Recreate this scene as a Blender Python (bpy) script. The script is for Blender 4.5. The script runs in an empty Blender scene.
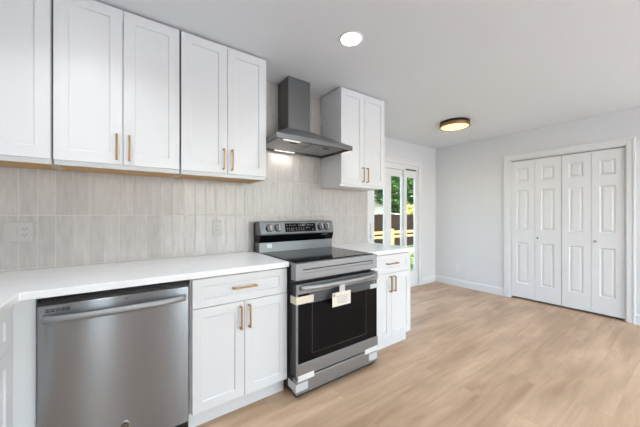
import bpy, bmesh, math, random
from mathutils import Vector, Matrix
R = math.radians
C = bpy.context.scene.collection
S = bpy.context.scene

# ---------------------------------------------------------------- camera, world, exposure
TH = 0.6225
cd = bpy.data.cameras.new('camera'); cam = bpy.data.objects.new('camera', cd); C.objects.link(cam)
cam.location = (0, -2.307, 1.241)
cam.rotation_euler = (R(90), 0, -TH)
cd.sensor_fit = 'HORIZONTAL'; cd.sensor_width = 36; cd.lens = 276.33/640*36
cd.shift_y = 0.0007; cd.clip_start = 0.02; cd.clip_end = 200
S.camera = cam
S.view_settings.view_transform = 'Standard'; S.view_settings.look = 'None'
S.view_settings.gamma = 1; S.view_settings.use_curve_mapping = False
S.view_settings.exposure = 0.60
w = bpy.data.worlds.new('sky'); S.world = w; w.use_nodes = True
wn = w.node_tree.nodes; wl = w.node_tree.links; wn.clear()
sky = wn.new('ShaderNodeTexSky'); sky.sky_type = 'NISHITA'; sky.sun_disc = False
sky.sun_elevation = R(50); sky.sun_rotation = R(200); sky.air_density = 1.0
hs = wn.new('ShaderNodeHueSaturation'); hs.inputs['Saturation'].default_value = 0.75
bgn = wn.new('ShaderNodeBackground'); bgn.inputs['Strength'].default_value = 0.9
wo = wn.new('ShaderNodeOutputWorld')
wl.new(sky.outputs[0], hs.inputs['Color']); wl.new(hs.outputs[0], bgn.inputs[0]); wl.new(bgn.outputs[0], wo.inputs[0])
sd = bpy.data.lights.new('sun', 'SUN'); sd.energy = 11.0; sd.angle = R(1.0); sd.color = (.94, .965, 1)
so = bpy.data.objects.new('sun', sd); C.objects.link(so)
so.rotation_euler = Vector((0.25, 0.35, -1)).normalized().to_track_quat('-Z', 'Y').to_euler()
CAN_W = 2.6         # each recessed ceiling can
HOOD_W = 0.35

# ---------------------------------------------------------------- materials
MAT = {}
def mat(name, col, rough=.5, metal=0, spec=None, emit=None, es=0, coat=0, trans=0, aniso=0, ior=None):
    m = bpy.data.materials.new(name); m.use_nodes = True
    b = m.node_tree.nodes['Principled BSDF']
    b.inputs['Base Color'].default_value = (*col, 1); b.inputs['Roughness'].default_value = rough
    b.inputs['Metallic'].default_value = metal
    if spec is not None: b.inputs['Specular IOR Level'].default_value = spec
    if emit: b.inputs['Emission Color'].default_value = (*emit, 1); b.inputs['Emission Strength'].default_value = es
    if coat: b.inputs['Coat Weight'].default_value = coat; b.inputs['Coat Roughness'].default_value = .08
    if trans: b.inputs['Transmission Weight'].default_value = trans
    if aniso: b.inputs['Anisotropic'].default_value = aniso
    if ior: b.inputs['IOR'].default_value = ior
    MAT[name] = m
    return m
def nodes(m): return m.node_tree.nodes, m.node_tree.links, m.node_tree.nodes['Principled BSDF']
def noise_mix(m, c1, c2, scale=(1, 1, 1), nscale=5, detail=4, lo=.35, hi=.65, rough=None, bump=0):
    n, l, b = nodes(m)
    tc = n.new('ShaderNodeTexCoord'); mp = n.new('ShaderNodeMapping'); mp.inputs['Scale'].default_value = scale
    nz = n.new('ShaderNodeTexNoise'); nz.inputs['Scale'].default_value = nscale; nz.inputs['Detail'].default_value = detail
    cr = n.new('ShaderNodeValToRGB'); cr.color_ramp.elements[0].position = lo; cr.color_ramp.elements[1].position = hi
    cr.color_ramp.elements[0].color = (*c1, 1); cr.color_ramp.elements[1].color = (*c2, 1)
    l.new(tc.outputs['Object'], mp.inputs[0]); l.new(mp.outputs[0], nz.inputs[0]); l.new(nz.outputs[0], cr.inputs[0])
    l.new(cr.outputs[0], b.inputs['Base Color'])
    if rough:
        mr = n.new('ShaderNodeMapRange'); mr.inputs[3].default_value = rough[0]; mr.inputs[4].default_value = rough[1]
        l.new(nz.outputs[0], mr.inputs[0]); l.new(mr.outputs[0], b.inputs['Roughness'])
    if bump:
        bp = n.new('ShaderNodeBump'); bp.inputs['Strength'].default_value = bump; bp.inputs['Distance'].default_value = .002
        l.new(nz.outputs[0], bp.inputs['Height']); l.new(bp.outputs[0], b.inputs['Normal'])
    return m
mat('wall_paint', (.74, .745, .755), .7); noise_mix(MAT['wall_paint'], (.72, .73, .75), (.74, .75, .77), nscale=60, bump=.05)
mat('ceiling_paint', (.77, .80, .845), .85); noise_mix(MAT['ceiling_paint'], (.765, .80, .845), (.78, .815, .86), nscale=80, bump=.05)
mat('trim_paint', (.775, .79, .815), .4)
mat('cabinet_white', (.765, .77, .78), .33)
mat('gap_shade', (.12, .12, .12), .8)
mat('cabinet_wood', (.55, .33, .13), .5); noise_mix(MAT['cabinet_wood'], (.48, .27, .09), (.60, .36, .14), (2, 14, 14), 4)
mat('raw_edge', (.62, .50, .35), .6)
mat('quartz', (.84, .84, .845), .2); noise_mix(MAT['quartz'], (.90, .905, .915), (.93, .935, .94), nscale=7, detail=8)
mat('brass', (.40, .245, .10), .36, 1)
mat('brass_dark', (.36, .20, .10), .4, .8)
mat('dark_metal', (.03, .028, .026), .4, .6)
mat('chrome', (.75, .75, .76), .15, 1)
mat('black_plastic', (.012, .012, .013), .35)
mat('black_glass', (.005, .005, .006), .08, 0, .14)
mat('cooktop_glass', (.012, .012, .014), .10, 0, .28)
mat('appliance_side', (.04, .04, .042), .45, .3)
mat('white_plastic', (.80, .80, .80), .35)
mat('beige_plastic', (.53, .505, .48), .4)
mat('slot_dark', (.05, .05, .05), .6)
mat('card', (.80, .74, .66), .7)
mat('card_print', (.30, .27, .24), .7)
mat('tape_cream', (.78, .70, .56), .45)
mat('tape_clear', (.62, .64, .66), .3)
mat('film_grey', (.075, .078, .082), .4)
mat('display_text', (.13, .135, .14), .4)
mat('can_lens', (1, 1, 1), .5, emit=(1, .99, .97), es=14)
mat('warm_lens', (1, .8, .5), .5, emit=(1, .66, .30), es=1.05)
mat('hood_lens', (1, 1, 1), .5, emit=(1, .98, .94), es=.55)
mat('border_grey', (.022, .023, .025), .4)
mat('closet_shade', (.05, .05, .05), .9)
def steel(name, col, rough, aniso=.85, met=.72, tan=(1, 2)):
    """brushed steel: highlights smear up and down"""
    m = mat(name, col, rough, met, aniso=aniso)
    n, l, b = nodes(m)
    tc = n.new('ShaderNodeTexCoord'); mp = n.new('ShaderNodeMapping'); mp.inputs['Scale'].default_value = (3, 3, 500)
    nz = n.new('ShaderNodeTexNoise'); nz.inputs['Scale'].default_value = 1; nz.inputs['Detail'].default_value = 3
    mr = n.new('ShaderNodeMapRange'); mr.inputs[3].default_value = rough - .02; mr.inputs[4].default_value = rough + .02
    l.new(tc.outputs['Object'], mp.inputs[0]); l.new(mp.outputs[0], nz.inputs[0]); l.new(nz.outputs[0], mr.inputs[0])
    l.new(mr.outputs[0], b.inputs['Roughness'])
    tg = n.new('ShaderNodeCombineXYZ'); tg.inputs[tan[0]].default_value = .15; tg.inputs[tan[1]].default_value = 1
    l.new(tg.outputs[0], b.inputs['Tangent'])
    return m
steel('steel', (.335, .345, .357), .34, .85, .7, (1, 0))
steel('steel_dark', (.44, .445, .45), .40, .3)
steel('steel_panel', (.22, .225, .23), .40, .5)
steel('steel_hood', (.165, .165, .167), .38, .5)
steel('steel_vert', (.33, .355, .385), .23, 1.0, .9)
mat('steel_handle', (.34, .345, .35), .5, .7)
# glass: thin architectural pane
m = bpy.data.materials.new('window_glass'); m.use_nodes = True; MAT['window_glass'] = m
n, l = m.node_tree.nodes, m.node_tree.links; n.clear()
t = n.new('ShaderNodeBsdfTransparent'); g = n.new('ShaderNodeBsdfGlossy'); g.inputs['Roughness'].default_value = .02
fr = n.new('ShaderNodeFresnel'); fr.inputs[0].default_value = 1.45
mx = n.new('ShaderNodeMixShader'); o = n.new('ShaderNodeOutputMaterial')
t.inputs[0].default_value = (.93, .95, .94, 1)
ge = n.new('ShaderNodeNewGeometry'); iv = n.new('ShaderNodeMath'); iv.operation = 'SUBTRACT'; iv.inputs[0].default_value = 1
fm_ = n.new('ShaderNodeMath'); fm_.operation = 'MULTIPLY'      # reflect on the outer face of each pane only
l.new(ge.outputs['Backfacing'], iv.inputs[1]); l.new(iv.outputs[0], fm_.inputs[0]); l.new(fr.outputs[0], fm_.inputs[1])
l.new(fm_.outputs[0], mx.inputs[0]); l.new(t.outputs[0], mx.inputs[1]); l.new(g.outputs[0], mx.inputs[2]); l.new(mx.outputs[0], o.inputs[0])
# zellige-like tile: tone per tile from its own cell plus streaks
m = mat('tile_glaze', (.6, .57, .54), .22)
n, l, b = nodes(m)
at = n.new('ShaderNodeAttribute'); at.attribute_name = 'tone'
tc = n.new('ShaderNodeTexCoord'); mp = n.new('ShaderNodeMapping'); mp.inputs['Scale'].default_value = (45, 10, 9)
nz = n.new('ShaderNodeTexNoise'); nz.inputs['Scale'].default_value = 1; nz.inputs['Detail'].default_value = 5
ad = n.new('ShaderNodeMath'); ad.operation = 'ADD'
ml = n.new('ShaderNodeMath'); ml.operation = 'MULTIPLY'; ml.inputs[1].default_value = 1.15
cr = n.new('ShaderNodeValToRGB'); cr.color_ramp.elements[0].position = .42; cr.color_ramp.elements[1].position = 1.15 if False else 1.0
cr.color_ramp.elements[0].color = (.46, .425, .40, 1); cr.color_ramp.elements[1].color = (.59, .545, .515, 1)
l.new(tc.outputs['Object'], mp.inputs[0]); l.new(mp.outputs[0], nz.inputs[0]); l.new(nz.outputs[0], ml.inputs[0])
l.new(at.outputs['Fac'], ad.inputs[0]); l.new(ml.outputs[0], ad.inputs[1]); l.new(ad.outputs[0], cr.inputs[0]); l.new(cr.outputs[0], b.inputs['Base Color'])
mp2 = n.new('ShaderNodeMapping'); mp2.inputs['Scale'].default_value = (22, 10, 6)
nz2 = n.new('ShaderNodeTexNoise'); nz2.inputs['Scale'].default_value = 1; nz2.inputs['Detail'].default_value = 2
bp = n.new('ShaderNodeBump'); bp.inputs['Strength'].default_value = .25; bp.inputs['Distance'].default_value = .004
l.new(tc.outputs['Object'], mp2.inputs[0]); l.new(mp2.outputs[0], nz2.inputs[0]); l.new(nz2.outputs[0], bp.inputs['Height']); l.new(bp.outputs[0], b.inputs['Normal'])
mat('grout', (.60, .57, .54), .8)
# oak plank floor, planks along x
m = mat('oak_planks', (.5, .36, .25), .42, spec=.35)
n, l, b = nodes(m)
tc = n.new('ShaderNodeTexCoord')
br = n.new('ShaderNodeTexBrick'); br.offset = .37; br.inputs['Scale'].default_value = 1
br.inputs['Brick Width'].default_value = 1.22; br.inputs['Row Height'].default_value = .18
br.inputs['Mortar Size'].default_value = .0012; br.inputs['Mortar Smooth'].default_value = .3; br.inputs['Bias'].default_value = 0
br.inputs['Color1'].default_value = (.0, .0, .0, 1); br.inputs['Color2'].default_value = (1, 1, 1, 1); br.inputs['Mortar'].default_value = (.3, .3, .3, 1)
l.new(tc.outputs['Object'], br.inputs[0])
mp = n.new('ShaderNodeMapping'); mp.inputs['Scale'].default_value = (1.1, 9, 1)
nz = n.new('ShaderNodeTexNoise'); nz.inputs['Scale'].default_value = 1.3; nz.inputs['Detail'].default_value = 6; nz.inputs['Roughness'].default_value = .62; nz.inputs['Distortion'].default_value = .6
l.new(tc.outputs['Object'], mp.inputs[0]); l.new(mp.outputs[0], nz.inputs[0])
mpb = n.new('ShaderNodeMapping'); mpb.inputs['Scale'].default_value = (.9, 2.6, 1)
nzb = n.new('ShaderNodeTexNoise'); nzb.inputs['Scale'].default_value = 1.2; nzb.inputs['Detail'].default_value = 3
l.new(tc.outputs['Object'], mpb.inputs[0]); l.new(mpb.outputs[0], nzb.inputs[0])
# shift grain per plank
va = n.new('ShaderNodeVectorMath'); va.operation = 'ADD'
vs = n.new('ShaderNodeVectorMath'); vs.operation = 'SCALE'; vs.inputs['Scale'].default_value = 9.0
l.new(br.outputs['Color'], vs.inputs[0]); l.new(mp.outputs[0], va.inputs[0]); l.new(vs.outputs[0], va.inputs[1]); l.new(va.outputs[0], nz.inputs[0])
cr = n.new('ShaderNodeValToRGB'); cr.color_ramp.elements[0].position = .28; cr.color_ramp.elements[1].position = .62
cr.color_ramp.elements[0].color = (.50, .33, .205, 1); cr.color_ramp.elements[1].color = (.68, .485, .33, 1)
l.new(nz.outputs[0], cr.inputs[0])
mxa = n.new('ShaderNodeMix'); mxa.data_type = 'RGBA'; mxa.blend_type = 'MULTIPLY'; mxa.inputs[0].default_value = 1
cr2 = n.new('ShaderNodeValToRGB'); cr2.color_ramp.elements[0].color = (.96, .955, .95, 1); cr2.color_ramp.elements[1].color = (1.03, 1.03, 1.03, 1)
l.new(br.outputs['Color'], cr2.inputs[0]); l.new(cr.outputs[0], mxa.inputs[6]); l.new(cr2.outputs[0], mxa.inputs[7])
mxb = n.new('ShaderNodeMix'); mxb.data_type = 'RGBA'; mxb.blend_type = 'MULTIPLY'; mxb.inputs[0].default_value = 1
cr3 = n.new('ShaderNodeValToRGB'); cr3.color_ramp.elements[0].position = .38; cr3.color_ramp.elements[1].position = .6
cr3.color_ramp.elements[0].color = (.80, .77, .745, 1); cr3.color_ramp.elements[1].color = (1.03, 1.03, 1.03, 1)
l.new(nzb.outputs[0], cr3.inputs[0]); l.new(mxa.outputs[2], mxb.inputs[6]); l.new(cr3.outputs[0], mxb.inputs[7])
mxc = n.new('ShaderNodeMix'); mxc.data_type = 'RGBA'; mxc.blend_type = 'MIX'
fm = n.new('ShaderNodeMath'); fm.operation = 'MULTIPLY'; fm.inputs[1].default_value = .22
l.new(br.outputs['Fac'], fm.inputs[0]); l.new(fm.outputs[0], mxc.inputs[0]); l.new(mxb.outputs[2], mxc.inputs[6]); mxc.inputs[7].default_value = (.25, .16, .10, 1)
l.new(mxc.outputs[2], b.inputs['Base Color'])
# outdoors
mat('grass', (.10, .2, .03), .9); noise_mix(MAT['grass'], (.015, .045, .008), (.07, .12, .02), nscale=3, detail=6)
mat('bounce_concrete', (.62, .63, .64), .9)
mat('rail_wood', (.62, .42, .17), .7); noise_mix(MAT['rail_wood'], (.34, .21, .07), (.50, .34, .13), (1, 8, 1), 3)
mat('fence_wood', (.055, .032, .02), .95, spec=.08); noise_mix(MAT['fence_wood'], (.007, .004, .002), (.035, .019, .010), (14, 14, 1), 2)
mat('leaf_green', (.12, .28, .04), .5); noise_mix(MAT['leaf_green'], (.010, .040, .004), (.085, .20, .026), nscale=2.5, detail=5)
mat('leaf_lime', (.3, .42, .06), .5); noise_mix(MAT['leaf_lime'], (.05, .12, .01), (.40, .48, .09), nscale=3, detail=5)
mat('leaf_yellow', (.6, .5, .1), .5); noise_mix(MAT['leaf_yellow'], (.38, .36, .06), (.70, .64, .16), nscale=4)
mat('bark', (.08, .055, .04), .9)
mat('siding', (.93, .90, .84), .8); mat('shingle', (.10, .09, .085), .9)
mat('exterior', (.6, .6, .58), .8)

# ---------------------------------------------------------------- mesh helpers
def link(name, bm, m, parent=None, bevel=0, smooth=False):
    bmesh.ops.recalc_face_normals(bm, faces=bm.faces)
    me = bpy.data.meshes.new(name); bm.to_mesh(me); bm.free()
    ob = bpy.data.objects.new(name, me); C.objects.link(ob)
    for mm in (m if isinstance(m, (list, tuple)) else [m]): me.materials.append(MAT[mm])
    if parent: ob.parent = parent
    if bevel:
        bv = ob.modifiers.new('bevel', 'BEVEL'); bv.width = bevel; bv.segments = 2; bv.limit_method = 'ANGLE'; bv.angle_limit = R(40)
    if smooth:
        for p in me.polygons: p.use_smooth = True
    return ob
def thing(name, label, cat, loc=(0, 0, 0), rz=0, group=None):
    o = bpy.data.objects.new(name, None); C.objects.link(o); o.location = loc; o.rotation_euler = (0, 0, rz)
    o.empty_display_size = .05
    o['label'] = label; o['category'] = cat
    if group: o['group'] = group
    return o
def tag(o, label, cat, group=None, kind=None):
    if label: o['label'] = label; o['category'] = cat
    if group: o['group'] = group
    if kind: o['kind'] = kind
    return o
def struct(name, bm, m, parent=None, bevel=0):
    o = link(name, bm, m, parent, bevel)
    if parent is None: o['kind'] = 'structure'
    return o
def box(bm, x0, x1, y0, y1, z0, z1, mi=0):
    vs = [bm.verts.new((x, y, z)) for x in (x0, x1) for y in (y0, y1) for z in (z0, z1)]
    for q in ((0, 1, 3, 2), (4, 6, 7, 5), (0, 4, 5, 1), (2, 3, 7, 6), (0, 2, 6, 4), (1, 5, 7, 3)):
        f = bm.faces.new([vs[i] for i in q]); f.material_index = mi
    return vs
def B(*boxes):
    bm = bmesh.new()
    for b_ in boxes: box(bm, *b_)
    return bm
def cyl(bm, c, r, h, axis='z', seg=32, r2=None, mi=0):
    r2 = r if r2 is None else r2
    rings = []
    for k, rr in ((-.5, r), (.5, r2)):
        ring = []
        for i in range(seg):
            a = 2*math.pi*i/seg; p, q = rr*math.cos(a), rr*math.sin(a)
            v = {'z': (p, q, k*h), 'y': (p, k*h, q), 'x': (k*h, p, q)}[axis]
            ring.append(bm.verts.new((c[0]+v[0], c[1]+v[1], c[2]+v[2])))
        rings.append(ring)
    for i in range(seg):
        f = bm.faces.new((rings[0][i], rings[0][(i+1) % seg], rings[1][(i+1) % seg], rings[1][i])); f.smooth = True; f.material_index = mi
    for rg in (rings[0][::-1], rings[1]):
        f = bm.faces.new(rg); f.material_index = mi
def lathe(bm, prof, c=(0, 0, 0), seg=48):
    rings = [[bm.verts.new((c[0]+r*math.cos(2*math.pi*i/seg), c[1]+r*math.sin(2*math.pi*i/seg), c[2]+z)) for i in range(seg)] for r, z in prof]
    for a, b_ in zip(rings, rings[1:]):
        for i in range(seg):
            f = bm.faces.new((a[i], a[(i+1) % seg], b_[(i+1) % seg], b_[i])); f.smooth = True
    if prof[0][0] < .02: pass
    bm.faces.new(rings[0][::-1]); bm.faces.new(rings[-1])
def prism(bm, prof, x0, x1, mi=0):           # (y, z) profile extruded along x
    a = [bm.verts.new((x0, y, z)) for y, z in prof]; b_ = [bm.verts.new((x1, y, z)) for y, z in prof]
    n_ = len(prof)
    for i in range(n_):
        f = bm.faces.new((a[i], a[(i+1) % n_], b_[(i+1) % n_], b_[i])); f.material_index = mi
    bm.faces.new(a[::-1]).material_index = mi; bm.faces.new(b_).material_index = mi
def panel_front(bm, x0, x1, z0, z1, y, insets, dep, thick=.02, edge=.004):
    """slab whose front face (towards -y) at y carries recessed rectangles insets=[(x0,x1,z0,z1)] dep>0 recess"""
    xs = sorted({x0, x1, *[v for r in insets for v in r[:2]]}); zs = sorted({z0, z1, *[v for r in insets for v in r[2:]]})
    V = {}
    def v(x, yy, z):
        k = (round(x, 5), round(yy, 5), round(z, 5))
        if k not in V: V[k] = bm.verts.new((x, yy, z))
        return V[k]
    def inside(xa, xb, za, zb):
        return any(r[0] <= xa+1e-6 and xb-1e-6 <= r[1] and r[2] <= za+1e-6 and zb-1e-6 <= r[3] for r in insets)
    for i in range(len(xs)-1):
        for j in range(len(zs)-1):
            if not inside(xs[i], xs[i+1], zs[j], zs[j+1]):
                bm.faces.new((v(xs[i], y, zs[j]), v(xs[i+1], y, zs[j]), v(xs[i+1], y, zs[j+1]), v(xs[i], y, zs[j+1])))
            bm.faces.new((v(xs[i], y+thick, zs[j]), v(xs[i], y+thick, zs[j+1]), v(xs[i+1], y+thick, zs[j+1]), v(xs[i+1], y+thick, zs[j])))
    for j in range(len(zs)-1):
        for x in (x0, x1): bm.faces.new((v(x, y, zs[j]), v(x, y, zs[j+1]), v(x, y+thick, zs[j+1]), v(x, y+thick, zs[j])))
    for i in range(len(xs)-1):
        for z in (z0, z1): bm.faces.new((v(xs[i], y, z), v(xs[i+1], y, z), v(xs[i+1], y+thick, z), v(xs[i], y+thick, z)))
    def loop(a, b_, c, d, yy, grid=False):
        if not grid: return [v(a, yy, c), v(b_, yy, c), v(b_, yy, d), v(a, yy, d)]
        L = [(x, c) for x in xs if a-1e-6 <= x <= b_+1e-6][:-1] + [(b_, z) for z in zs if c-1e-6 <= z <= d+1e-6][:-1]
        L += [(x, d) for x in reversed(xs) if a-1e-6 <= x <= b_+1e-6][:-1] + [(a, z) for z in reversed(zs) if c-1e-6 <= z <= d+1e-6][:-1]
        return [v(x, yy, z) for x, z in L]
    for (a, b_, c, d) in insets:
        o = loop(a, b_, c, d, y, True)
        e = edge
        i_ = [bm.verts.new((min(max(p.co.x, a+e), b_-e), y+dep, min(max(p.co.z, c+e), d-e))) for p in o]
        for k in range(len(o)):
            try: bm.faces.new((o[k], o[(k+1) % len(o)], i_[(k+1) % len(o)], i_[k]))
            except ValueError: pass
        bm.faces.new(i_)
        yield (a+e, b_-e, c+e, d-e)
def slab(name, x0, x1, z0, z1, y, insets, dep, m, parent, thick=.02, edge=.004, bevel=.0012):
    bm = bmesh.new(); list(panel_front(bm, x0, x1, z0, z1, y, insets, dep, thick, edge))
    return link(name, bm, m, parent, bevel)
def pull(parent, x, z, length, vertical, y):
    """square bar pull, y = face of the door; two posts and a bar"""
    s = .0048; st = .030; L = length/2
    bm = bmesh.new()
    if vertical:
        box(bm, x-s, x+s, y-st-s, y-st+s, z-L, z+L)
        for k in (-1, 1): box(bm, x-s, x+s, y-st+s, y, z+k*(L-s)-s, z+k*(L-s)+s)
    else:
        box(bm, x-L, x+L, y-st-s, y-st+s, z-s, z+s)
        for k in (-1, 1): box(bm, x+k*(L-s)-s, x+k*(L-s)+s, y-st+s, y, z-s, z+s)
    o = link('handle', bm, 'brass', parent, .0015); o['label'] = 'brushed brass bar pull'
    return o
def text_mesh(name, s, size, loc, rot, m, parent, extrude=.0006, align='CENTER'):
    cu = bpy.data.curves.new(name, 'FONT'); cu.body = s; cu.size = size; cu.extrude = extrude; cu.align_x = align; cu.align_y = 'CENTER'
    to = bpy.data.objects.new(name, cu); C.objects.link(to)
    dg = bpy.context.evaluated_depsgraph_get(); me = bpy.data.meshes.new_from_object(to.evaluated_get(dg))
    bpy.data.objects.remove(to)
    ob = bpy.data.objects.new(name, me); C.objects.link(ob); me.materials.clear(); me.materials.append(MAT[m])
    ob.location = loc; ob.rotation_euler = rot; ob.parent = parent
    return ob

H = 2.44; XR = 4.708; YS = .596; XL = -.995; YF = -5.6
# ---------------------------------------------------------------- structure
bm = B((-1.1, 5.5, -5.8, YS+.14, -.12, 0)); struct('floor', bm, 'oak_planks')
bm = B((-1.1, XR+.12, -5.8, YS+.14, H, H+.12)); struct('ceiling', bm, 'ceiling_paint')
struct('wall_back', B((-1.1, 2.335, 0, YS+.14, 0, H)), 'wall_paint')
struct('wall_left', B((XL-.105, XL, -5.6, 0, 0, H)), 'wall_paint')
# patio door wall, opening x 2.47..4.19, z 0..2.055
OX0, OX1, OZ = 2.47, 4.185, 2.055
struct('wall_patio', B((2.335, OX0, YS, YS+.065, 0, H), (OX1, XR+.12, YS, YS+.065, 0, H), (OX0, OX1, YS, YS+.065, OZ, H)), 'wall_paint')
# closet wall, opening y -1.79..-.615, z 0..2.035
CY0, CY1, CZ = -1.783, -.605, 2.035
struct('wall_right', B((XR, XR+.12, CY1, YS, 0, H), (XR, XR+.12, YF-.1, CY0, 0, H), (XR, XR+.12, CY0, CY1, CZ, H)), 'wall_paint')
struct('wall_closet', B((XR+.12, XR+.72, CY1, CY1+.05, 0, H), (XR+.12, XR+.72, CY0-.05, CY0, 0, H), (XR+.72, XR+.77, CY0-.05, CY1+.05, 0, H), (XR+.12, XR+.77, CY0-.05, CY1+.05, H, H+.05)), 'closet_shade')  # closet walls coloured dark as shade behind the door gaps
# wall behind the camera; unseen wide window added to brighten the room, narrow sidelight
WX0, WX1, WZ0, WZ1 = .9, 4.5, .12, 2.25
SX0, SX1, SZ1 = -.44, -.18, 2.2
struct('wall_front', B((XL-.105, SX0, YF-.1, YF, 0, H), (SX1, WX0, YF-.1, YF, 0, H), (WX1, XR, YF-.1, YF, 0, H),
                       (SX0, SX1, YF-.1, YF, SZ1, H), (SX0, SX1, YF-.1, YF, 0, .1), (WX0, WX1, YF-.1, YF, WZ1, H), (WX0, WX1, YF-.1, YF, 0, WZ0)), 'wall_paint')
def window(name, x0, x1, z0, z1, y, mull):
    bm = B((x0, x0+.05, y-.06, y, z0, z1), (x1-.05, x1, y-.06, y, z0, z1), (x0+.05, x1-.05, y-.06, y, z0, z0+.05), (x0+.05, x1-.05, y-.06, y, z1-.05, z1),
           *[(mx_-.025, mx_+.025, y-.05, y-.01, z0+.05, z1-.05) for mx_ in mull])
    f = struct(name, bm, 'trim_paint')
    link('pane', B((x0+.05, x1-.05, y-.032, y-.028, z0+.05, z1-.05)), 'window_glass', f)
window('added_window', WX0, WX1, WZ0, WZ1, YF-.02, [2.2, 3.2])
bm = B((SX0, SX0+.02, YF-.08, YF-.02, .1, SZ1), (SX1-.02, SX1, YF-.08, YF-.02, .1, SZ1))
struct('dark_reflection_panel', B((-.72, -.445, YF, YF+.03, .02, 2.05)), 'dark_metal')  # unseen dark panel added for the dark band mirrored in the dishwasher
f = struct('window_2', bm, 'trim_paint'); link('pane', B((SX0+.02, SX1-.02, YF-.052, YF-.048, .1, SZ1)), 'window_glass', f)
# daylight entering by those two openings is the sky; portals only guide sampling
for (x0, x1, z0, z1) in ((WX0, WX1, WZ0, WZ1), (SX0, SX1, .1, SZ1)):
    ld = bpy.data.lights.new('window_portal', 'AREA'); ld.shape = 'RECTANGLE'; ld.size = x1-x0; ld.size_y = z1-z0
    ld.cycles.is_portal = True
    lo = bpy.data.objects.new('window_portal', ld); C.objects.link(lo); lo.location = ((x0+x1)/2, YF-.11, (z0+z1)/2); lo.rotation_euler = (R(90), 0, 0)
ld = bpy.data.lights.new('patio_portal', 'AREA'); ld.shape = 'RECTANGLE'; ld.size = OX1-OX0; ld.size_y = OZ; ld.cycles.is_portal = True
lo = bpy.data.objects.new('patio_portal', ld); C.objects.link(lo); lo.location = ((OX0+OX1)/2, YS+.15, OZ/2); lo.rotation_euler = (R(-90), 0, 0)

# baseboards: profile with a small stepped top
def baseboard(name, p0, p1, nrm):
    """board along p0->p1 on the floor, nrm = unit direction into the room"""
    prof = [(0, 0), (.014, 0), (.014, .095), (.010, .108), (.004, .12), (0, .12)]
    bm = bmesh.new(); A = []
    for p in (p0, p1): A.append([bm.verts.new((p[0]+nrm[0]*d, p[1]+nrm[1]*d, z)) for d, z in prof])
    n_ = len(prof)
    for i in range(n_): bm.faces.new((A[0][i], A[0][(i+1) % n_], A[1][(i+1) % n_], A[1][i]))
    bm.faces.new(A[0]); bm.faces.new(A[1][::-1])
    struct(name, bm, 'trim_paint')
baseboard('baseboard_right', (XR, YS-.015), (XR, CY1+.0665), (-1, 0))
baseboard('baseboard_right.001', (XR, CY0-.0665), (XR, YF), (-1, 0))
baseboard('baseboard_back', (OX1+.09, YS), (XR, YS), (0, -1))
baseboard('baseboard_front', (SX1+.1, YF), (XR-.015, YF), (0, 1))

# casing round the closet and round the patio door
bm = bmesh.new()
for (a, b_, c, d) in ((CY1, CY1+.066, 0, CZ+.078), (CY0-.066, CY0, 0, CZ+.078), (CY0, CY1, CZ, CZ+.078)):
    box(bm, XR-.018, XR, a, b_, c, d)
for (a, b_, c, d) in ((CY1+.050, CY1+.066, 0, CZ+.078), (CY0-.066, CY0-.050, 0, CZ+.078), (CY0-.050, CY1+.050, CZ+.060, CZ+.078)):
    box(bm, XR-.025, XR-.0179, a, b_, c, d)
for (a, b_, c, d) in ((CY1-.012, CY1, 0, CZ-.012), (CY0, CY0+.012, 0, CZ-.012), (CY0, CY1, CZ-.012, CZ)):
    box(bm, XR-.001, XR+.119, a, b_, c, d)
struct('trim_1', bm, 'trim_paint', bevel=.003)
bm = bmesh.new()
for (a, b_, c, d) in ((OX1, OX1+.085, 0, OZ+.085), (OX0-.085, OX0, 0, OZ+.085), (OX0, OX1, OZ, OZ+.085)):
    box(bm, a, b_, YS-.018, YS, c, d)
for (a, b_, c, d) in ((OX1+.062, OX1+.085, 0, OZ+.085), (OX0-.085, OX0-.062, 0, OZ+.085), (OX0-.062, OX1+.062, OZ+.062, OZ+.085)):
    box(bm, a, b_, YS-.025, YS-.0179, c, d)
struct('trim_2', bm, 'trim_paint', bevel=.003)

# bifold closet doors: two pairs of leaves
def bifold(name, ya, yb):
    d = bpy.data.objects.new(name, None); C.objects.link(d); d['kind'] = 'structure'; d.empty_display_size = .05
    d.location = (XR+.014, 0, 0); d.rotation_euler = (0, 0, R(-90))   # local x -> -y, local -y face -> -x
    # local coords: x_local = -y_world
    xa, xb = -ya, -yb
    wl_ = (xb-xa)/2
    knob_side = None
    for k in range(2):
        a = xa+k*wl_+.0015; b_ = xa+(k+1)*wl_-.0015
        rects = [(a+.070, b_-.070, lo_, hi) for lo_, hi in ((1.71, 1.90), (1.01, 1.585), (.235, .83))]
        bm = bmesh.new(); ins = list(panel_front(bm, a, b_, .028, CZ-.022, 0, rects, .013, .033, .016))
        for (p, q, r_, s_) in ins:       # raised field in each panel
            m0 = .020
            o4 = [bm.verts.new(c_) for c_ in ((p+.003, .0125, r_+.003), (q-.003, .0125, r_+.003), (q-.003, .0125, s_-.003), (p+.003, .0125, s_-.003))]
            i4 = [bm.verts.new(c_) for c_ in ((p+m0, .002, r_+m0), (q-m0, .002, r_+m0), (q-m0, .002, s_-m0), (p+m0, .002, s_-m0))]
            for t_ in range(4): bm.faces.new((o4[t_], o4[(t_+1) % 4], i4[(t_+1) % 4], i4[t_]))
            bm.faces.new(i4)
        lf = link('leaf', bm, 'trim_paint', d)
        if k == 1:
            kb = bmesh.new(); cyl(kb, (a+.035, -.008, .905), .006, .016, 'y', 16); cyl(kb, (a+.035, -.020, .905), .013, .012, 'y', 24, .016)
            kn = link('knob', kb, 'chrome', lf, .002); kn['label'] = 'small brushed metal knob'
bifold('door_2', CY1-.014, -1.200)
bifold('door_3', -1.203, CY0+.014)

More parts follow.
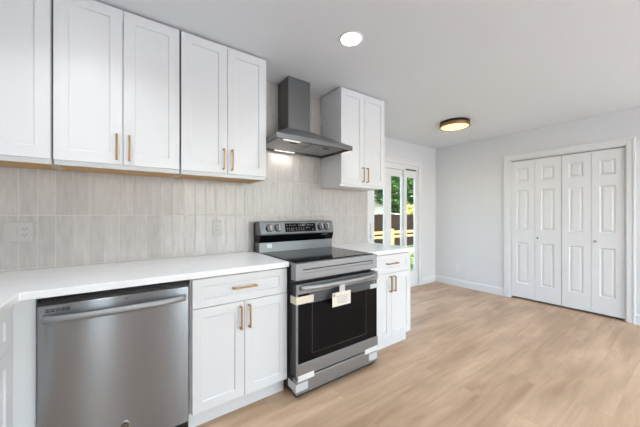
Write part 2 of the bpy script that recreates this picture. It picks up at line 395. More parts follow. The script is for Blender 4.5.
# sliding patio door
pd = bpy.data.objects.new('door_1', None); C.objects.link(pd); pd['kind'] = 'structure'; pd.location = (0, YS, 0); pd.empty_display_size = .05
link('frame', B((OX1-.025, OX1, 0, .065, 0, OZ), (OX0, OX0+.025, 0, .065, 0, OZ), (OX0+.025, OX1-.025, 0, .065, OZ-.085, OZ), (OX0+.025, OX1-.025, 0, .065, 0, .035)), 'trim_paint', pd, .002)
def sash(x0, x1, y, gx, gz, t_=.022):
    bm = bmesh.new()
    # stiles and rails round one or two panes
    zs = (.037, OZ-.088)
    box(bm, x0, x1, y, y+t_, zs[0], gz[0]); box(bm, x0, x1, y, y+t_, gz[1], zs[1])
    xs = [x0] + [v for g_ in gx for v in g_] + [x1]
    for i in range(0, len(xs), 2): box(bm, xs[i], xs[i+1], y, y+t_, gz[0], gz[1])
    s_ = link('sash', bm, 'trim_paint', pd, .003)
    for g_ in gx:
        link('pane', B((g_[0], g_[1], y+t_/2-.003, y+t_/2+.003, gz[0], gz[1])), 'window_glass', s_)
    return s_
GT = 1.855
sash(OX0+.026, 2.925, .038, [(OX0+.12, 2.83)], (.26, GT))
s1 = sash(2.93, 3.40, .006, [(3.098, 3.311)], (.26, GT))
sash(3.41, 3.80, .030, [(3.510, 3.755)], (.26, GT))
sash(3.805, OX1-.026, .006, [(3.877, 4.086)], (.26, GT))
link('track_shade', B((3.84, 4.12, -.002, -.0003, OZ-.082, OZ-.060)), 'slot_dark', pd)  # flat dark strip on the header, shade of the track put in as colour
bm = B((2.985, 3.015, -.004, .0055, .87, 1.10))
cyl(bm, (3.0, -.013, 1.075), .007, .020, 'y', 12); cyl(bm, (3.0, -.013, .90), .007, .020, 'y', 12); box(bm, 2.993, 3.007, -.034, -.022, .885, 1.09)
hd = link('handle', bm, 'chrome', s1, .002); hd['label'] = 'silver pull handle with lock plate'

# ---------------------------------------------------------------- tile backsplash
random.seed(4)
bm = bmesh.new(); tone = bm.faces.layers.float.new('tone_f')
PX, PZ = .0785, .3075; gap = .0030
rows = [.914 + .011 + PZ*k for k in range(-1, 5)]
x_start = .146 - 15*PX
tones = []
nx = int((2.335-x_start)/PX)+1
for i in range(nx):
    for z0 in rows:
        xa, xb = x_start+i*PX, x_start+(i+1)*PX
        za, zb = z0, z0+PZ
        xa, xb = max(xa, XL+.001), min(xb, 2.334); za, zb = max(za, .915), min(zb, H-.001)
        if xb-xa < .01 or zb-za < .008: continue
        xa += gap/2; xb -= gap/2; za += gap/2; zb -= gap/2
        tn = random.random()*.30
        b0 = len(bm.faces)
        tl = [random.uniform(-.0007, .0007) for _ in range(4)]
        e = .0018
        o4 = [(xa, za), (xb, za), (xb, zb), (xa, zb)]; i4 = [(xa+e, za+e), (xb-e, za+e), (xb-e, zb-e), (xa+e, zb-e)]
        V0 = [bm.verts.new((x, -.002, z)) for x, z in o4]; V1 = [bm.verts.new((x, -.0065, z)) for x, z in o4]; V2 = [bm.verts.new((x, -.0085+t_, z)) for (x, z), t_ in zip(i4, tl)]
        fs = [bm.faces.new(V2), bm.faces.new(V0)]
        for P, Q in ((V0, V1), (V1, V2)):
            for k in range(4): fs.append(bm.faces.new((P[k], P[(k+1) % 4], Q[(k+1) % 4], Q[k])))
        for f_ in fs: f_[tone] = tn
nt = len(bm.faces)
box(bm, XL+.0005, 2.3345, -.0076, -.0002, .9145, H-.0006, 1)
vals = []
bmesh.ops.recalc_face_normals(bm, faces=bm.faces)
vals = [f_[tone] for f_ in bm.faces]
me = bpy.data.meshes.new('tile_backsplash'); bm.to_mesh(me); bm.free()
at_ = me.attributes.new('tone', 'FLOAT', 'FACE')
for i, v_ in enumerate(vals): at_.data[i].value = v_
me.materials.append(MAT['tile_glaze']); me.materials.append(MAT['grout'])
ob = bpy.data.objects.new('tile_backsplash', me); C.objects.link(ob)
tag(ob, 'glossy beige vertical stacked tile backsplash covering the kitchen wall', 'backsplash')

# ---------------------------------------------------------------- base cabinets
CT = .879                                                      # underside of the worktops
def base_cabinet(label, x, wd, loc=None, rz=0, doors=2, group='white base cabinets', side_l=0, side_r=0):
    """local: x 0..wd, back at y=0, carcass front y=-.605, door face y=-.63"""
    t_ = thing('base_cabinet', label, 'cabinet', loc or (x, -.001, 0), rz, group)
    link('carcass', B((0, wd, -.605, -.010, .105, CT-.0005)), 'cabinet_white', t_, .001)
    link('toe_kick', B((.0, wd, -.572, -.02, 0, .1045)), 'cabinet_white', t_)
    a, b_ = .010, wd-.004
    r_ = .057
    dr = slab('drawer', a, b_, .703, CT-.010, -.63, [(a+r_, b_-r_, .703+.045, CT-.010-.045)], .0065, 'cabinet_white', t_, .0245, .003)
    pull(dr, (a+b_)/2+.0, .79, .150, False, -.63)
    mid = (a+b_)/2
    spans = [(a, mid-.0015), (mid+.0015, b_)] if doors == 2 else [(a, b_)]
    for k, (p, q) in enumerate(spans):
        dd = slab('door', p, q, .108, .6995, -.63, [(p+r_, q-r_, .108+r_, .6995-r_)], .0075, 'cabinet_white', t_, .0245, .003)
        hx = (q-.026 if k == 0 else p+.026)
        pull(dd, hx, .604, .142, True, -.63)
    return t_
base_cabinet('white base cabinet with one drawer over two doors between the dishwasher and the range', .312, .616)
base_cabinet('white base cabinet with one drawer over two doors right of the range', 1.717, .576)
# left run, facing +x
base_cabinet('white base cabinet at the left edge, next to the corner filler', 0, .86, (XL+.001, -.668-.86, 0), R(90), 2)
# corner filler post
ft = tag(link('filler_panel', B((-.372, -.302, -.612, -.59, 0, CT-.0005), (-.394, -.372, -.665, -.59, 0, CT-.0005)), 'cabinet_white', None, .001),
         'plain white corner filler panel left of the dishwasher', 'panel')

# ---------------------------------------------------------------- worktops
def outline_slab(name, pts, z0, z1, m):
    bm = bmesh.new(); lo_ = [bm.verts.new((x, y, z0)) for x, y in pts]; hi = [bm.verts.new((x, y, z1)) for x, y in pts]
    bm.faces.new(hi); bm.faces.new(lo_[::-1])
    for i in range(len(pts)): bm.faces.new((lo_[i], lo_[(i+1) % len(pts)], hi[(i+1) % len(pts)], hi[i]))
    return link(name, bm, m, None, .003)
tag(outline_slab('worktop', [(XL+.001, -.0005), (.9295, -.0005), (.9295, -.652), (-.345, -.652), (-.345, -1.55), (XL+.001, -1.55)], CT, .914, 'quartz'),
    'long L-shaped white quartz worktop over the dishwasher', 'worktop')
tag(outline_slab('worktop', [(1.712, -.0005), (2.332, -.0005), (2.332, -.645), (1.712, -.645)], CT, .914, 'quartz'),
    'short white quartz worktop between the range and the patio door', 'worktop')

# ---------------------------------------------------------------- upper cabinets
ZB, ZT = 1.527, 2.428
def upper_cabinet(label, x0, x1, splits, handles, wood=True, filler=None, skin_left=False):
    wd = x1-x0
    t_ = thing('wall_cabinet', label, 'cabinet', (x0, 0, 0), 0, 'white wall cabinets')
    z0 = 1.503
    link('carcass', B((.004, .016, -.31, -.0095, z0, ZT+.004), (wd-.016, wd-.002, -.31, -.0095, z0, ZT+.004), (.016, wd-.016, -.31, -.292, z0, z0+.04),
                      (.016, wd-.016, -.31, -.0095, ZT-.016, ZT+.004), (.016, wd-.016, -.022, -.0095, z0+.03, ZT-.016), (.016, wd-.016, -.31, -.292, ZT-.06, ZT-.016)), 'cabinet_white', t_, .0008)
    bp_ = link('bottom_panel', B((.016, wd-.016, -.292, -.022, z0+.003, z0+.015)), 'cabinet_wood' if wood else 'cabinet_white', t_)
    if wood: bp_['label'] = 'bare wood underside'
    if wood:
        for (p, q) in ((.0045, .0155), (wd-.0155, wd-.0025)):
            link('bottom_edge', B((p, q, -.308, -.0095, z0-.0012, z0-.0001)), 'raw_edge', t_)['label'] = 'bare wood edge'
    link('shadow_gap_filler', B((.01, wd-.01, -.30, -.02, ZT+.0045, H-.0005)), 'gap_shade', t_)  # recessed filler coloured dark to give the shadow gap below the ceiling
    r_ = .060
    for (p, q), h_ in zip(splits, handles):
        p -= x0; q -= x0
        dd = slab('door', p+.0015, q-.0015, ZB, ZT, -.33, [(p+r_, q-r_, ZB+r_, ZT-r_)], .0075, 'cabinet_white', t_, .0195, .003)
        if h_: pull(dd, (q-.030 if h_ > 0 else p+.030), ZB+.026+.072, .145, True, -.33)
    return t_
upper_cabinet('white wall cabinet at the left edge, its visible door without a handle', XL+.001, -.297, [(-.66, -.299), (-.986, -.663)], [0, 0])
upper_cabinet('white wall cabinet with two doors, above the dishwasher', -.293, .306, [(-.291, .0065), (.0065, .304)], [1, -1])
upper_cabinet('white wall cabinet with two doors, immediately left of the range hood', .310, .910, [(.312, .611), (.611, .909)], [1, -1])
upper_cabinet('white wall cabinet with two doors, right of the range hood', 1.660, 2.262, [(1.662, 1.961), (1.961, 2.260)], [1, -1], wood=False)

# ---------------------------------------------------------------- range hood
hx = 1.285
hood = thing('range_hood', 'dark stainless pyramid range hood with a tall square chimney', 'range hood', (hx, 0, 0))
link('chimney', B((-.113, .113, -.205, -.0095, 1.985, H-.001)), 'steel_hood', hood, .0015)
hw, hd_ = .372, .492
bm = bmesh.new()
lo4 = [(-hw, -hd_, 1.838), (hw, -hd_, 1.838), (hw, -.0095, 1.838), (-hw, -.0095, 1.838)]
hi4 = [(-.125, -.215, 1.984), (.125, -.215, 1.984), (.125, -.0095, 1.984), (-.125, -.0095, 1.984)]
a4 = [bm.verts.new(p) for p in lo4]; b4 = [bm.verts.new(p) for p in hi4]
for k in range(4): bm.faces.new((a4[k], a4[(k+1) % 4], b4[(k+1) % 4], b4[k]))
bm.faces.new(b4); bm.faces.new(a4[::-1])
link('canopy', bm, 'steel_hood', hood, .001)
rim = link('rim', B((-hw, hw, -hd_, -hd_+.012, 1.800, 1.8375), (-hw, hw, -.022, -.0095, 1.812, 1.8375), (-hw, -hw+.012, -hd_+.012, -.022, 1.805, 1.8375), (hw-.012, hw, -hd_+.012, -.022, 1.805, 1.8375)), 'steel_hood', hood, .001)
under = link('underside', B((-hw+.0125, hw-.0125, -hd_+.0125, -.0225, 1.822, 1.836)), 'steel_hood', hood)
for k in (-1, 1):
    bm = bmesh.new(); c0 = k*.165
    box(bm, c0-.155, c0+.155, -.40, -.095, 1.815, 1.8215)
    for j in range(14): box(bm, c0-.14+j*.0207, c0-.129+j*.0207, -.39, -.105, 1.812, 1.8149)
    fl = link('filter', bm, 'steel_dark', hood)
    cb = bmesh.new(); box(cb, c0-.03, c0+.03, -.385, -.368, 1.806, 1.8118); link('latch', cb, 'black_plastic', fl)
for lx, ly, hl in ((-.205, -.425, .075), (-.08, -.075, .10)):  # rear strip added at the wall glow as a fixture for hood_lamp
    bm = B((lx-hl, lx+hl, ly-.007, ly+.007, 1.809, 1.8148) if ly < -.1 else (lx-hl, lx+hl, ly-.010, ly+.010, 1.806, 1.8118)); link('glow_strip', bm, 'hood_lens', hood)['label'] = 'glowing strip under the hood'
ld = bpy.data.lights.new('hood_lamp', 'AREA'); ld.shape = 'RECTANGLE'; ld.size = .2; ld.size_y = .02; ld.energy = HOOD_W; ld.color = (1, .98, .95)
lo = bpy.data.objects.new('hood_lamp', ld); C.objects.link(lo); lo.parent = hood; lo.location = (-.08, -.075, 1.803)

# ---------------------------------------------------------------- dishwasher
dw = thing('dishwasher', 'stainless steel dishwasher with a bowed bar handle under the worktop', 'dishwasher', (.004, 0, 0))
link('tub', B((-.293, .293, -.60, -.02, .10, .868)), 'black_plastic', dw)
link('toe_panel', B((-.285, .285, -.57, -.10, 0, .095)), 'black_plastic', dw)
bm = bmesh.new(); box(bm, -.297, .297, -.648, -.602, .098, .843)
dd = link('door', bm, 'steel_vert', dw, .004)
bm = B((-.297, .297, -.642, -.603, .844, .858), (-.29, .29, -.630, -.603, .8585, .866)); link('control_strip', bm, 'black_plastic', dw, .001)
# bowed handle: box section swept along an arc in plan
bm = bmesh.new(); N = 24; prev = None
for i in range(N+1):
    s_ = i/N*2-1; x = s_*.280; yy = -.648-.010-.036*(1-s_**4)
    hh = .0165; tt = .007
    ring = [bm.verts.new((x, yy-tt, .786+hh*.75)), bm.verts.new((x, yy-tt-.004, .786)), bm.verts.new((x, yy-tt, .786-hh*.75)), bm.verts.new((x, yy+.001, .786-hh)), bm.verts.new((x, yy+tt, .786-hh*.8)), bm.verts.new((x, yy+tt, .786+hh*.8)), bm.verts.new((x, yy+.001, .786+hh))]
    if prev:
        for k in range(7):
            f_ = bm.faces.new((prev[k], prev[(k+1) % 7], ring[(k+1) % 7], ring[k])); f_.smooth = True
    else: bm.faces.new(ring[::-1])
    prev = ring
bm.faces.new(prev)
for k in (-1, 1): box(bm, k*.272-.010, k*.272+.010, -.656, -.648, .773, .799)
link('handle', bm, 'steel_handle', dd)
bm = bmesh.new()
for r_ in range(2):
    for c_ in range(5): box(bm, -.272+c_*.0165, -.272+c_*.0165+.0135, -.6486, -.648, .8135+r_*.008, .8185+r_*.008)
lb = link('printed_marking', bm, 'slot_dark', dd); lb['label'] = 'small dark printed marks'
link('status_light', B((.008, .022, -.6486, -.648, .826, .829)), 'slot_dark', dd)
bm = bmesh.new(); cyl(bm, (.008, -.650, .205), .0195, .003, 'y', 40)
em = link('emblem', bm, 'black_plastic', dd); em['label'] = 'round dark emblem with a silver ring'
bm = bmesh.new(); seg = 40
rg = [[bm.verts.new((.008+r_*math.cos(2*math.pi*i/seg), y_, .205+r_*math.sin(2*math.pi*i/seg))) for i in range(seg)] for r_, y_ in ((.0172, -.6516), (.0172, -.6535), (.0205, -.6535), (.0205, -.648))]
for a_, b_ in zip(rg, rg[1:]):
    for i in range(seg): bm.faces.new((a_[i], a_[(i+1) % seg], b_[(i+1) % seg], b_[i]))
link('ring', bm, 'chrome', em)
text_mesh('monogram', 'GE', .019, (.008, -.6522, .205), (R(90), 0, 0), 'chrome', em)

# ---------------------------------------------------------------- range
rx0, rx1 = .935, 1.709
rw = rx1-rx0
rg_ = thing('range', 'freestanding stainless electric range with black glass oven door', 'stove', (rx0, -.012, 0))
link('body', B((0.004, rw-.004, -.655, -.03, .035, .893)), 'appliance_side', rg_, .002)
for sx in (.03, rw-.05):
    for sy in (-.64, -.08):
        bm = bmesh.new(); cyl(bm, (sx+.01, sy, .018), .016, .036, 'z', 16); link('foot', bm, 'black_plastic', rg_)
# cooktop: steel rim, black glass
link('cooktop_rim', B((0, rw, -.722, -.035, .8935, .9085)), 'steel', rg_, .003)
gl = link('cooktop', B((.012, rw-.012, -.690, -.10, .9088, .9155)), 'cooktop_glass', rg_, .0015)
for (cx, cy, cr_) in ((.20, -.52, .105), (.56, -.52, .125), (.20, -.24, .08), (.56, -.24, .08), (.38, -.22, .05)):
    bm = bmesh.new(); seg = 48
    a_ = [bm.verts.new((cx+cr_*math.cos(2*math.pi*i/seg), cy+cr_*math.sin(2*math.pi*i/seg), .9158)) for i in range(seg)]
    b_ = [bm.verts.new((cx+(cr_-.003)*math.cos(2*math.pi*i/seg), cy+(cr_-.003)*math.sin(2*math.pi*i/seg), .9158)) for i in range(seg)]
    for i in range(seg): bm.faces.new((a_[i], a_[(i+1) % seg], b_[(i+1) % seg], b_[i]))
    link('burner_ring', bm, 'slot_dark', gl)
# front vent panel under the cooktop with a pressed slot
fp = slab('front_panel', 0.0, rw, .796, .8932, -.718, [(.055, rw-.045, .838, .868)], .006, 'steel', rg_, .062, .004)
bm = B((.060, rw-.050, -.7165, -.7125, .860, .8660)); link('slot', bm, 'black_plastic', fp)
# oven door
od = link('oven_door', B((.0, rw, -.716, -.672, .155, .771)), 'appliance_side', rg_, .003)
link('top_band', B((0, rw, -.728, -.7165, .705, .771)), 'steel', od, .002)
link('bottom_band', B((0, rw, -.728, -.7165, .155, .240)), 'steel', od, .002)
dg_ = link('door_glass', B((.012, rw-.008, -.724, -.7165, .241, .704)), 'black_glass', od)
link('edge_trim', B((0, .0115, -.727, -.7165, .241, .704)), 'steel', od)
for bx in ((.125, .130, .29, .64), (.64, .645, .29, .64), (.130, .64, .287, .290), (.130, .64, .64, .643)):
    link('window_border', B((bx[0], bx[1], -.7246, -.7241, bx[2], bx[3])), 'border_grey', dg_)
fm_ = link('protective_film', B((.10, .33, -.7258, -.7252, .632, .704), (.33, .50, -.7258, -.7252, .648, .704), (.50, rw-.010, -.7258, -.7252, .640, .704)), 'film_grey', dg_); fm_['label'] = 'grey protective film along the top of the glass'
text_mesh('badge', 'GE', .024, (rw-.045, -.7262, .690), (R(90), 0, 0), 'chrome', dg_)
# bowed oven handle
bm = bmesh.new(); prev = None
for i in range(29):
    s_ = i/28*2-1; x = rw/2+s_*(rw/2-.022); yy = -.728-.012-.034*(1-s_**4); zz = .748
    ring = [bm.verts.new((x, yy+dy, zz+dz)) for dy, dz in ((-.008, .006), (-.008, -.010), (0, -.018), (.008, -.014), (.008, .012), (0, .016))]
    if prev:
        for k in range(6):
            f_ = bm.faces.new((prev[k], prev[(k+1) % 6], ring[(k+1) % 6], ring[k])); f_.smooth = True
    else: bm.faces.new(ring[::-1])
    prev = ring
bm.faces.new(prev)
for k in (-1, 1): box(bm, rw/2+k*(rw/2-.032)-.01, rw/2+k*(rw/2-.032)+.01, -.738, -.728, .738, .758)
link('handle', bm, 'steel_handle', od)
# storage drawer
dr = link('storage_drawer', B((0, rw, -.724, -.672, .038, .140)), 'steel', rg_, .003)
link('drawer_gap', B((.10, .60, -.712, -.690, .1405, .1545)), 'black_plastic', rg_)
link('base_plinth', B((.01, rw-.01, -.70, -.66, .012, .037)), 'black_plastic', rg_)
# backguard
bm = bmesh.new()
prism(bm, [(-.03, .909), (-.122, .909), (-.118, .996), (-.03, .996)], 0, rw)
link('backguard_base', bm, 'steel_panel', rg_, .002)
bm = bmesh.new(); prism(bm, [(-.03, .9965), (-.119, .9965), (-.136, 1.035), (-.143, 1.060), (-.03, 1.060)], -.001, rw+.001)
link('vent_trough', bm, 'black_glass', rg_, .002)
bm = bmesh.new(); prism(bm, [(-.03, 1.0605), (-.146, 1.0605), (-.149, 1.070), (-.124, 1.168), (-.114, 1.175), (-.03, 1.175)], 0.0, rw)
cp = link('control_panel', bm, 'steel_panel', rg_, .003)
link('back_cover', B((-.004, rw+.002, -.0295, -.012, .60, 1.165)), 'black_plastic', rg_)
sl = math.atan2(.025, .098)      # lean of the panel
def on_panel(z, out=0):
    t_ = (z-1.070)/.098; return -.149+.025*t_-out
def tilt(bmx, z0):
    bmesh.ops.rotate(bmx, verts=bmx.verts, cent=(0, on_panel(z0), z0), matrix=Matrix.Rotation(-sl, 3, 'X'))
ZK = 1.118
bm = bmesh.new(); box(bm, .235, .560, on_panel(ZK)-.003, on_panel(ZK)+.001, ZK-.038, ZK+.040); tilt(bm, ZK)
dsp = link('display', bm, 'black_glass', cp)
random.seed(8)
for zz, xs_ in ((ZK+.020, (.25, .275, .30, .325, .37, .39, .41, .43, .47, .495, .52)), (ZK-.006, (.25, .27, .29, .315, .34, .37, .395, .42, .45, .48)), (ZK-.022, (.25, .27, .29, .31, .34, .37, .40, .42, .52))):
    for x_ in xs_:
        bm = bmesh.new(); box(bm, x_, x_+random.uniform(.009, .018), on_panel(ZK)-.0036, on_panel(ZK)-.0031, zz-.003, zz+.004)
        tilt(bm, ZK); link('display_marking', bm, 'display_text', dsp)
for kx in (.085, .165, .618, .690):
    bm = bmesh.new(); cyl(bm, (kx, on_panel(ZK)-.002, ZK), .033, .004, 'y', 32, mi=0); tilt(bm, ZK)
    ring = link('knob_ring', bm, 'black_plastic', cp)
    bm = bmesh.new(); cyl(bm, (kx, on_panel(ZK)-.013, ZK), .027, .018, 'y', 32, .0265); tilt(bm, ZK)
    kn = link('knob', bm, 'steel_panel', cp, .0015)
    bm = bmesh.new(); box(bm, kx-.006, kx+.006, on_panel(ZK)-.036, on_panel(ZK)-.0225, ZK-.025, ZK+.025); tilt(bm, ZK)
    link('grip', bm, 'chrome', cp, .002)['label'] = 'bright knob grip'
bm = bmesh.new()
for (a_, b_) in ((.07, .115),):
    box(bm, a_, b_, -.1225, -.1202, .950, .985)
st_ = link('sticker', bm, 'steel_dark', rg_); st_['label'] = 'small square sticker on the backguard'
# maker's name on the trough at right (tiny light lettering)
bm = B((.63, .70, -.1445, -.1385, 1.044, 1.049)); link('lettering', bm, 'display_text', rg_)

# packing tape, label card still on the range (separate things stuck on it)
tag(link('energy_card', B((.0, .17, -.0012, 0, 0, .098)), 'card'), 'cream printed card hanging from the oven handle', 'card')
card = bpy.data.objects['energy_card']; card.location = (1.195, -.790, .588); card.rotation_euler = (0, R(0), 0)
pr = bmesh.new(); box(pr, .008, .024, -.0018, -.0013, .070, .088)
for k in range(5): box(pr, .035+.004*k, .150-.006*k, -.0018, -.0013, .068-.012*k, .0705-.012*k)
link('print', pr, 'card_print', card)
link('hanger', B((.065, .115, -.0010, 0, .0985, .150)), 'tape_clear', card)
def tape(name, label, boxes, m): return tag(link(name, B(*boxes), m), label, 'tape', 'packing tape left on the range')
tape('tape_strip', 'cream tape strip wrapped over the upper left edge of the oven door', [(.9305, 1.070, -0.7420, -0.7408, .640, .690), (.9305, .9340, -0.7408, -0.6670, .640, .690)], 'tape_cream')
tape('tape_strip', 'whitish tape strip at the upper right of the oven glass', [(1.62, 1.704, -0.7420, -0.7408, .640, .675)], 'tape_clear')
tape('tape_strip', 'white tape strip across the gap at the left end of the storage drawer', [(.945, 1.075, -0.7420, -0.7405, .128, .166)], 'white_plastic')
tape('tape_strip', 'white tape strip across the gap at the right end of the storage drawer', [(1.56, 1.700, -0.7420, -0.7405, .128, .166)], 'white_plastic')
tape('tape_strip', 'pale tape wrapped round the bottom left corner of the storage drawer', [(.9305, 1.025, -0.7382, -0.7365, .060, .112), (.9305, .9340, -0.7365, -0.6320, .060, .112)], 'tape_clear')
tape('tape_strip', 'pale tape at the right end of the storage drawer face', [(1.61, 1.703, -0.7382, -0.7365, .060, .115)], 'tape_clear')

# ---------------------------------------------------------------- outlets
def wall_plate(label, loc, rz, wd, kinds, m, group=None):
    t_ = thing('wall_outlet', label, 'outlet', loc, rz, group)
    link('plate', B((-wd/2, wd/2, -.006, 0, -.058, .058)), m, t_, .002)
    n_ = len(kinds)
    for i, k in enumerate(kinds):
        cx = (i-(n_-1)/2)*.046
        fc = link('rocker' if k == 's' else 'receptacle', B((cx-.0165, cx+.0165, -.0085, -.0061, -.034, .034)), m, t_, .001)
        if k == 'o':
            bm = bmesh.new()
            for zz in (-.017, .017):
                box(bm, cx-.008, cx-.0055, -.0090, -.0086, zz-.002, zz+.007); box(bm, cx+.0055, cx+.008, -.0090, -.0086, zz-.002, zz+.007)
                cyl(bm, (cx, -.0088, zz-.008), .0025, .0005, 'y', 10)
            link('slots', bm, 'slot_dark', fc)
    return t_
wall_plate('double wall plate with rocker switch and outlet on the tiled wall at left', (-.478, -.009, 1.137), 0, .118, 'so', 'beige_plastic')
wall_plate('single outlet on the tiled wall left of the range', (.625, -.009, 1.128), 0, .072, 'o', 'beige_plastic')
wall_plate('white outlet low on the plain wall left of the closet', (XR-.0005, .172, .305), R(-90), .072, 'o', 'white_plastic')

# ---------------------------------------------------------------- ceiling lights
def can(x, y, label, seen=True):
    t_ = thing('recessed_light', label, 'ceiling light', (x, y, H), 0, 'recessed ceiling lights')
    bm = bmesh.new(); lathe(bm, [(.066, -.0005), (.083, -.001), (.083, -.003), (.072, -.007), (.066, -.006)]); 
    link('trim_ring', bm, 'white_plastic', t_)
    bm = bmesh.new(); cyl(bm, (0, 0, -.0050), .0655, .009, 'z', 40, .0655); link('lens', bm, 'can_lens', t_)
    ld = bpy.data.lights.new('can_lamp', 'AREA'); ld.shape = 'DISK'; ld.size = .12; ld.energy = CAN_W; ld.spread = R(125); ld.color = (.90, .95, 1)
    lo = bpy.data.objects.new('can_lamp', ld); C.objects.link(lo); lo.parent = t_; lo.location = (0, 0, -.012)
can(1.273, -.897, 'round white recessed ceiling light in front of the range hood')
can(-.18, -.905, 'round recessed ceiling light above the dishwasher end of the worktop')
can(-.18, -2.75, 'unseen recessed ceiling light added behind the camera on the left')  # this and the following cans are unseen, added for even room light
can(1.273, -2.75, 'unseen recessed ceiling light added behind the camera over the middle of the kitchen')
can(3.2, -2.75, 'unseen recessed ceiling light added behind the camera on the closet side')
can(1.273, -4.5, 'unseen recessed ceiling light added near the middle of the window wall')
can(3.2, -4.5, 'unseen recessed ceiling light added near the window wall on the closet side')
fl = thing('flush_ceiling_light', 'round bronze flush mount ceiling light glowing warm near the patio door', 'ceiling light', (3.53, -.40, H))
bm = bmesh.new(); lathe(bm, [(.160, -.0005), (.178, -.001), (.180, -.020), (.180, -.062), (.176, -.066), (.168, -.066), (.166, -.055), (.160, -.050)])
link('drum', bm, 'dark_metal', fl)
bm = bmesh.new(); lathe(bm, [(.1790, -.026), (.1815, -.027), (.1815, -.0665), (.168, -.0685), (.166, -.060)]); link('brass_band', bm, 'brass_dark', fl)
bm = bmesh.new(); lathe(bm, [(.165, -.050), (.165, -.064), (.10, -.070), (.02, -.072)]); link('diffuser', bm, 'warm_lens', fl)
ld = bpy.data.lights.new('flush_lamp', 'AREA'); ld.shape = 'DISK'; ld.size = .30; ld.energy = 2.5; ld.color = (1, .86, .68)
lo = bpy.data.objects.new('flush_lamp', ld); C.objects.link(lo); lo.parent = fl; lo.location = (0, 0, -.078)

# ---------------------------------------------------------------- outdoors beyond the patio door
GZ = -.62
o = struct('ground', B((-12, 40, YS+.15, 45, GZ-.1, GZ)), 'grass')
struct('ground.001', B((-12, 40, -30, -5.82, -.25, -.15)), 'bounce_concrete')  # unseen pale ground added to bounce sunlight up to the ceiling
# deck railing
rl = thing('deck_railing', 'yellowish wooden deck railing outside the patio door', 'railing', (0, 3.13, 0))
for (z0, z1) in ((.655, .735), (.53, .60), (.02, .09)):
    link('rail', B((1.0, 12.0, -.02, .02, z0, z1)), 'rail_wood', rl, .003)
for px in (1.6, 3.2, 4.85, 6.34, 8.05, 9.6, 11.2):
    link('post', B((px, px+.17, -.11, -.021, GZ, .80)), 'rail_wood', rl, .004)
dk = tag(link('deck', B((1.0, 4.7, YS+.16, 2.0, -.20, -.14)), 'rail_wood'), 'low wooden deck floor outside the patio door', 'deck')
# board fence
fe = thing('board_fence', 'dark weathered board fence behind the deck railing', 'fence', (0, 8.0, 0))
bm = bmesh.new(); random.seed(2)
x = 2.0
while x < 26:
    box(bm, x, x+.138, 0, .022, GZ, 1.22+random.uniform(-.03, .03)); x += .145
link('boards', bm, 'fence_wood', fe)
link('fence_rail', B((2, 26, .023, .07, -.2, -.1)), 'fence_wood', fe); link('fence_rail', B((2, 26, .023, .07, .8, .9)), 'fence_wood', fe)
# neighbouring house
ho = thing('house', 'pale neighbouring house behind the fence', 'house', (16.2, 13.5, GZ))
link('wall', B((-4.2, 3.2, 0, 7, 0, 2.95)), 'siding', ho)
bm = bmesh.new(); prism(bm, [(-.5, 2.951), (7.5, 2.951), (3.5, 4.2)], -4.6, 3.6); link('roof', bm, 'shingle', ho)
link('window', B((-2.0, -1.0, -.03, 0, 1.2, 2.4)), 'black_glass', ho)
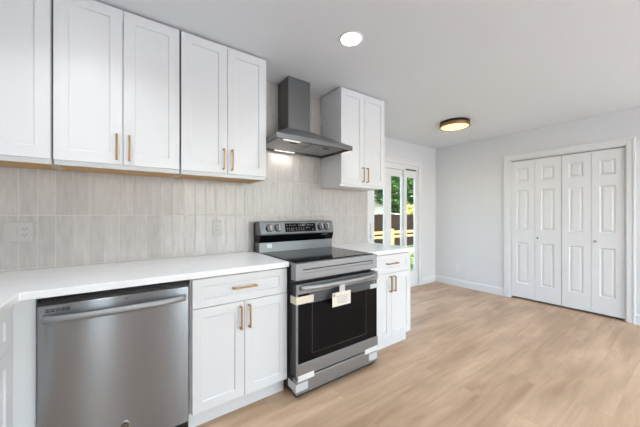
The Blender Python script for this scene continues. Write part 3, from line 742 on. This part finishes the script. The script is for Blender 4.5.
# trees
def foliage(bm, cx, cy, cz, rx, ry, rz, n_, ls):
    for _ in range(n_):
        while True:
            u = Vector((random.uniform(-1, 1), random.uniform(-1, 1), random.uniform(-1, 1)))
            if .25 < u.length < 1: break
        p = Vector((cx+u.x*rx, cy+u.y*ry, cz+u.z*rz))
        s_ = ls*random.uniform(.6, 1.3)
        q = Matrix.Rotation(random.uniform(0, 6.28), 3, 'Z') @ Matrix.Rotation(random.uniform(-1.2, 1.2), 3, 'X')
        bm.faces.new([bm.verts.new(p+q@Vector(c_)*s_) for c_ in ((-.5, 0, 0), (0, -.3, .05), (.6, 0, 0), (0, .3, .05))])
def tree(label, x, y, h, clumps, m, ls=.16, n_=600, group='trees beyond the fence'):
    t_ = thing('garden_tree', label, 'tree', (x, y, GZ), 0, group)
    bm = bmesh.new(); cyl(bm, (0, 0, h*.3), .13, h*.6, 'z', 10, .07)
    link('trunk', bm, 'bark', t_)
    bm = bmesh.new()
    for c_ in clumps: foliage(bm, *c_, n_, ls)
    fo = link('foliage', bm, m, t_); fo['kind'] = 'stuff'
random.seed(11)
tree('bright lime tree seen through the left glass of the patio door', 11.6, 11.0, 4.0, [(0, 0, 3.7, 1.2, 1, 1.0), (-.9, .3, 4.5, 1.0, 1, .9), (.9, 0, 4.6, 1, .9, .9)], 'leaf_lime', .26, 1300)
tree('dense green tree seen through the middle glass of the patio door', 15.4, 10.9, 5.0, [(0, 0, 3.8, 1.1, 1.1, 1.5), (-.2, .3, 5.4, 1.2, 1.1, 1.2), (.7, -.2, 2.6, .8, .8, .7)], 'leaf_green', .26, 2200)
tree('dark green tree seen through the right glass of the patio door', 19.0, 11.0, 5.5, [(-.6, 0, 3.6, 1.5, 1.0, 1.2), (0, .3, 5.2, 1.6, 1.2, 1.4), (1.3, -.2, 3.8, 1.2, 1.0, 1.6)], 'leaf_green', .26, 2200)
tree('broad dark tree behind the house seen through the middle glass of the patio door', 24.5, 18.5, 7.5, [(0, 0, 5.0, 3.2, 1.5, 2.6), (3.0, 0, 4.5, 2.6, 1.5, 2.8), (-2.2, 0, 6.5, 2.4, 1.5, 2.2)], 'leaf_green', .6, 1800)
tree('tall green tree behind the neighbouring house', 20.5, 22.5, 9, [(0, 0, 6.5, 3.5, 2, 2.5), (-4, 0, 7.5, 3, 2, 2.6), (4.5, 0, 6, 3.5, 2, 3)], 'leaf_green', .7, 1600)
def shrub(label, x, y, r, hh, m, n_, ls):
    t_ = thing('garden_shrub', label, 'shrub', (x, y, GZ), 0, 'shrubs by the fence')
    bm = bmesh.new(); cyl(bm, (0, 0, .2), .03, .4, 'z', 8); link('stem', bm, 'bark', t_)
    bm = bmesh.new(); foliage(bm, 0, 0, hh, r, r*.8, hh*.9, n_, ls); fo = link('foliage', bm, m, t_); fo['kind'] = 'stuff'
shrub('bright yellow green shrub against the fence, right glass', 15.3, 8.9, .6, 1.33, 'leaf_yellow', 1300, .16)
shrub('low green bush outside beyond the deck railing', 8.2, 3.9, .5, .35, 'leaf_lime', 500, .08)
